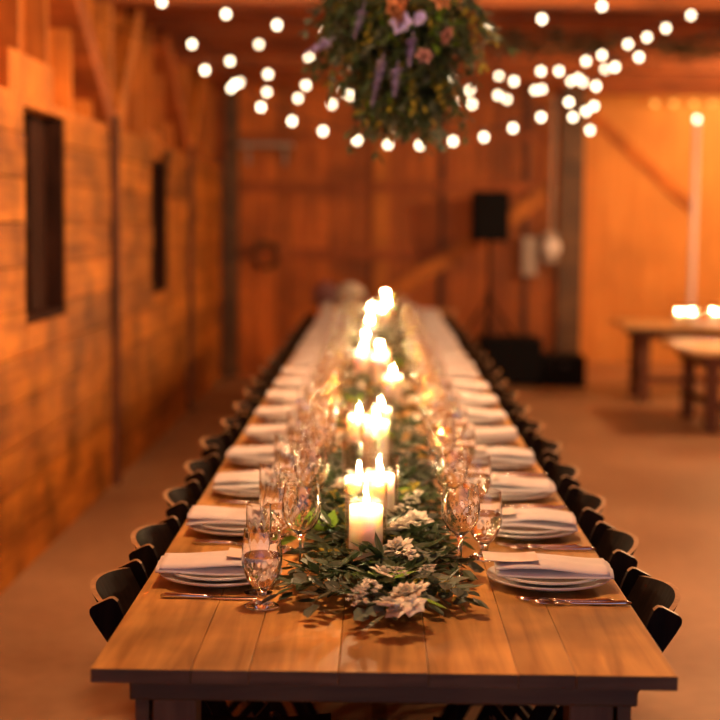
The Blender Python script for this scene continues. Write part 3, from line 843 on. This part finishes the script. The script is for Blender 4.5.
# speaker on a stand, bass bin and case
t = empty('loudspeaker', (1.06, 14.35, 1.37)); tag(t, 'black loudspeaker raised on a pole stand against the back wall', 'speaker')
obj('cabinet', MB().box(-.175, .175, -.13, .17, 0, .47), M['black'], t, bevel=.02)
obj('grille', MB().box(-.155, .155, -.142, -.131, .03, .44), M['grille'], t, bevel=.005)
t = empty('speaker_stand', (1.06, 14.35, 0)); tag(t, 'black pole stand holding the loudspeaker', 'stand')
obj('pole', MB().tube([(0, 0, .45), (0, 0, 1.368)], .018, 10), M['black'], t)
obj('collar', MB().lathe([(.03, .80), (.03, .88)], 12), M['black'], t)
for a in range(3):
    aa = a*2.094+PI/2; ex, ey = .28*math.cos(aa), .28*math.sin(aa)
    obj('leg', MB().tube([(0, 0, .84), (ex, ey, .47)], .011, 8).tube([(ex, ey, .47), (ex*1.05, ey*1.05, .462)], .016, 8), M['black'], t)
t = empty('bass_speaker', (1.30, 14.35, 0)); tag(t, 'black bass speaker cabinet on the floor under the raised loudspeaker', 'speaker')
obj('cabinet', MB().box(-.32, .26, -.25, .33, .02, .45), M['black'], t, bevel=.012); obj('grille', MB().box(-.29, .23, -.262, -.251, .05, .42), M['grille'], t)
for (fx, fy) in ((-.28, -.2), (.22, -.2), (-.28, .28), (.22, .28)): obj('foot', MB().lathe([(.02, 0), (.02, .021)], 10, (fx, fy, 0)), M['black'], t)
t = empty('equipment_case', (1.80, 14.35, 0)); tag(t, 'low black equipment case on the floor beside the corner post', 'case')
obj('case_body', MB().box(-.21, .18, -.2, .25, 0, .20), M['black'], t, bevel=.01); obj('lid', MB().box(-.21, .18, -.2, .25, .203, .29), M['black'], t, bevel=.01)
obj('latch', MB().box(-.04, .01, -.21, -.201, .18, .22), M['socket'], t)
# electric meter and box
t = empty('electric_meter', (1.66, BY-.06, 1.16)); tag(t, 'round pale electric meter on the dark corner post, right of the fuse box', 'meter')
obj('meter_base', MB().box(-.05, .08, -.12, -.06, 0, .30).box(-.05, .08, -.06, -.0, .02, .28), M['metal'], t, bevel=.006)
m_ = MB(); m_.lathe([(.085, 0), (.088, .02), (.080, .07), (.050, .085), (.0005, .088)], 28)
o = obj('meter_dial', m_, M['enamel'], t, smooth=True, loc=(.02, -.121, .15)); o.rotation_euler = (PI/2, 0, 0)
obj('conduit', MB().tube([(.02, -.09, .30), (.02, -.09, 1.60)], .018, 8), M['metal'], t)
t = empty('fuse_box', (1.47, BY-.06, 1.03)); tag(t, 'tan metal fuse box on the back wall, left of the electric meter', 'electrical box')
obj('box_body', MB().box(-.07, .08, -.09, -.0, 0, .38), M['metal'], t, bevel=.006); obj('door', MB().box(-.06, .07, -.10, -.091, .02, .36), M['metal'], t)
# shelf bracket bar and dried wreath at the left
t = empty('wall_shelf', (-1.10, BY-.0, 2.25)); tag(t, 'short grey shelf high on the back wall near the left corner', 'shelf')
obj('board', MB().box(-.26, .26, -.24, -.0, 0, .04), M['metal'], t)
for sx in (-.18, .18): obj('bracket', MB().box(sx-.015, sx+.015, -.2, -.0, -.025, -.001).box(sx-.015, sx+.015, -.022, -.0, -.16, -.026), M['metal'], t)
t = empty('dried_wreath', (-1.10, BY-.13, 1.20)); tag(t, 'small dark wreath of dried twigs hanging on the back wall rail', 'wreath')
b = MB(); wr = random.Random(4)
ring = [(.12*math.cos(a*PI/8), 0, .12*math.sin(a*PI/8)) for a in range(17)]
for q in range(150):
    a = wr.uniform(0, 6.28); p = Vector((.12*math.cos(a), wr.uniform(-.02, .02), .12*math.sin(a))); d = Vector((-math.sin(a)+wr.uniform(-.6, .6), wr.uniform(-.5, 0), math.cos(a)+wr.uniform(-.6, .6)))
    b.leaf(p, d, (wr.uniform(-1, 1), .4, wr.uniform(-1, 1)), .06, .02)
obj('twigs', b, M['dried'], t, kind='stuff'); obj('ring', MB().tube(ring, .012, 6).tube([(0, 0, .12), (0, .09, .135)], .003, 5), M['dried'], t)

# ------------------------------------------------------------------ side tables on the right
def side_table(name, x0, x1, y0, y1, z, lab, top):
    t = empty(name, ((x0+x1)/2, (y0+y1)/2, 0)); tag(t, lab, 'table')
    hx, hy = (x1-x0)/2, (y1-y0)/2
    b = MB(); n = 5
    for i in range(n): b.box(-hx, hx, -hy+2*hy*i/n+.002, -hy+2*hy*(i+1)/n-.002, z-.035, z)
    obj('tabletop', b, top, t, bevel=.004)
    obj('apron', MB().box(-hx+.12, hx-.12, -hy+.12, -hy+.15, z-.13, z-.036).box(-hx+.12, hx-.12, hy-.15, hy-.12, z-.13, z-.036).box(-hx+.12, -hx+.15, -hy+.15, hy-.15, z-.13, z-.036).box(hx-.15, hx-.12, -hy+.15, hy-.15, z-.13, z-.036), M['dbeam'], t)
    for sx in (-1, 1):
        for sy in (-1, 1):
            cx, cy = sx*(hx-.20), sy*(hy-.20); obj('leg', MB().box(cx-.045, cx+.045, cy-.045, cy+.045, 0, z-.036), M['dbeam'], t)
    obj('stretcher', MB().box(-hx+.25, hx-.25, -hy+.18, -hy+.22, .17, .23).box(-hx+.18, -hx+.22, -hy+.25, hy-.25, .17, .23), M['dbeam'], t)
side_table('side_table', 2.13, 4.0, 12.85, 13.7, .68, 'wooden side table with candles, behind the golden low table on the right', M['ptable'])
side_table('low_table', 2.30, 4.0, 10.95, 12.2, .62, 'lower golden-topped table with dark legs at the right edge', M['ptable'])
hm = hurr_mesh(.16, .05); cm = candle_mesh(.10)
for (px, lab) in ((679, 'leftmost lit candle on the side table at the right'), (692, 'lit candle on the side table, right of the leftmost one'), (714, 'lit candle on the side table, nearest the right picture edge')):
    p = at(px, 310, 13.1 if px != 692 else 12.98); t = empty('hurricane_candle', (p.x, p.y, .681)); tag(t, lab, 'candle', 'candles on the side table')
    obj('glass_cylinder', hm, None, t); c = obj('pillar_candle', cm, None, t, loc=(0, 0, .0045))
    f = obj('flame', flame_me, None, c, loc=(0, 0, .099)); f.scale = (.6, .6, .8)
p = at(706, 322, 13.0)
for dx, lab in ((0, 'folded white napkin lying on the side table, beside the candles'),):
    single(napkins[0], 'napkin', (p.x, 12.98, .6815), .1, lab, 'napkin', None)
# white pole with a bulb
p = at(693, 250, 14.2)
t = empty('pole_lamp', (p.x, 14.2, 0)); tag(t, 'tall white pole with one glowing bulb on top, behind the right tables', 'lamp')
obj('base', MB().lathe([(.0005, 0), (.14, 0), (.14, .02), (.04, .04), (.0005, .04)], 24), M['metal'], t)
obj('pole', MB().tube([(0, 0, .04), (0, 0, 2.50)], .029, 12), M['polewhite'], t, smooth=True)
obj('bulb', MB().ball((0, 0, 2.525), .026, 14, 10), M['bulb'], t, smooth=True)
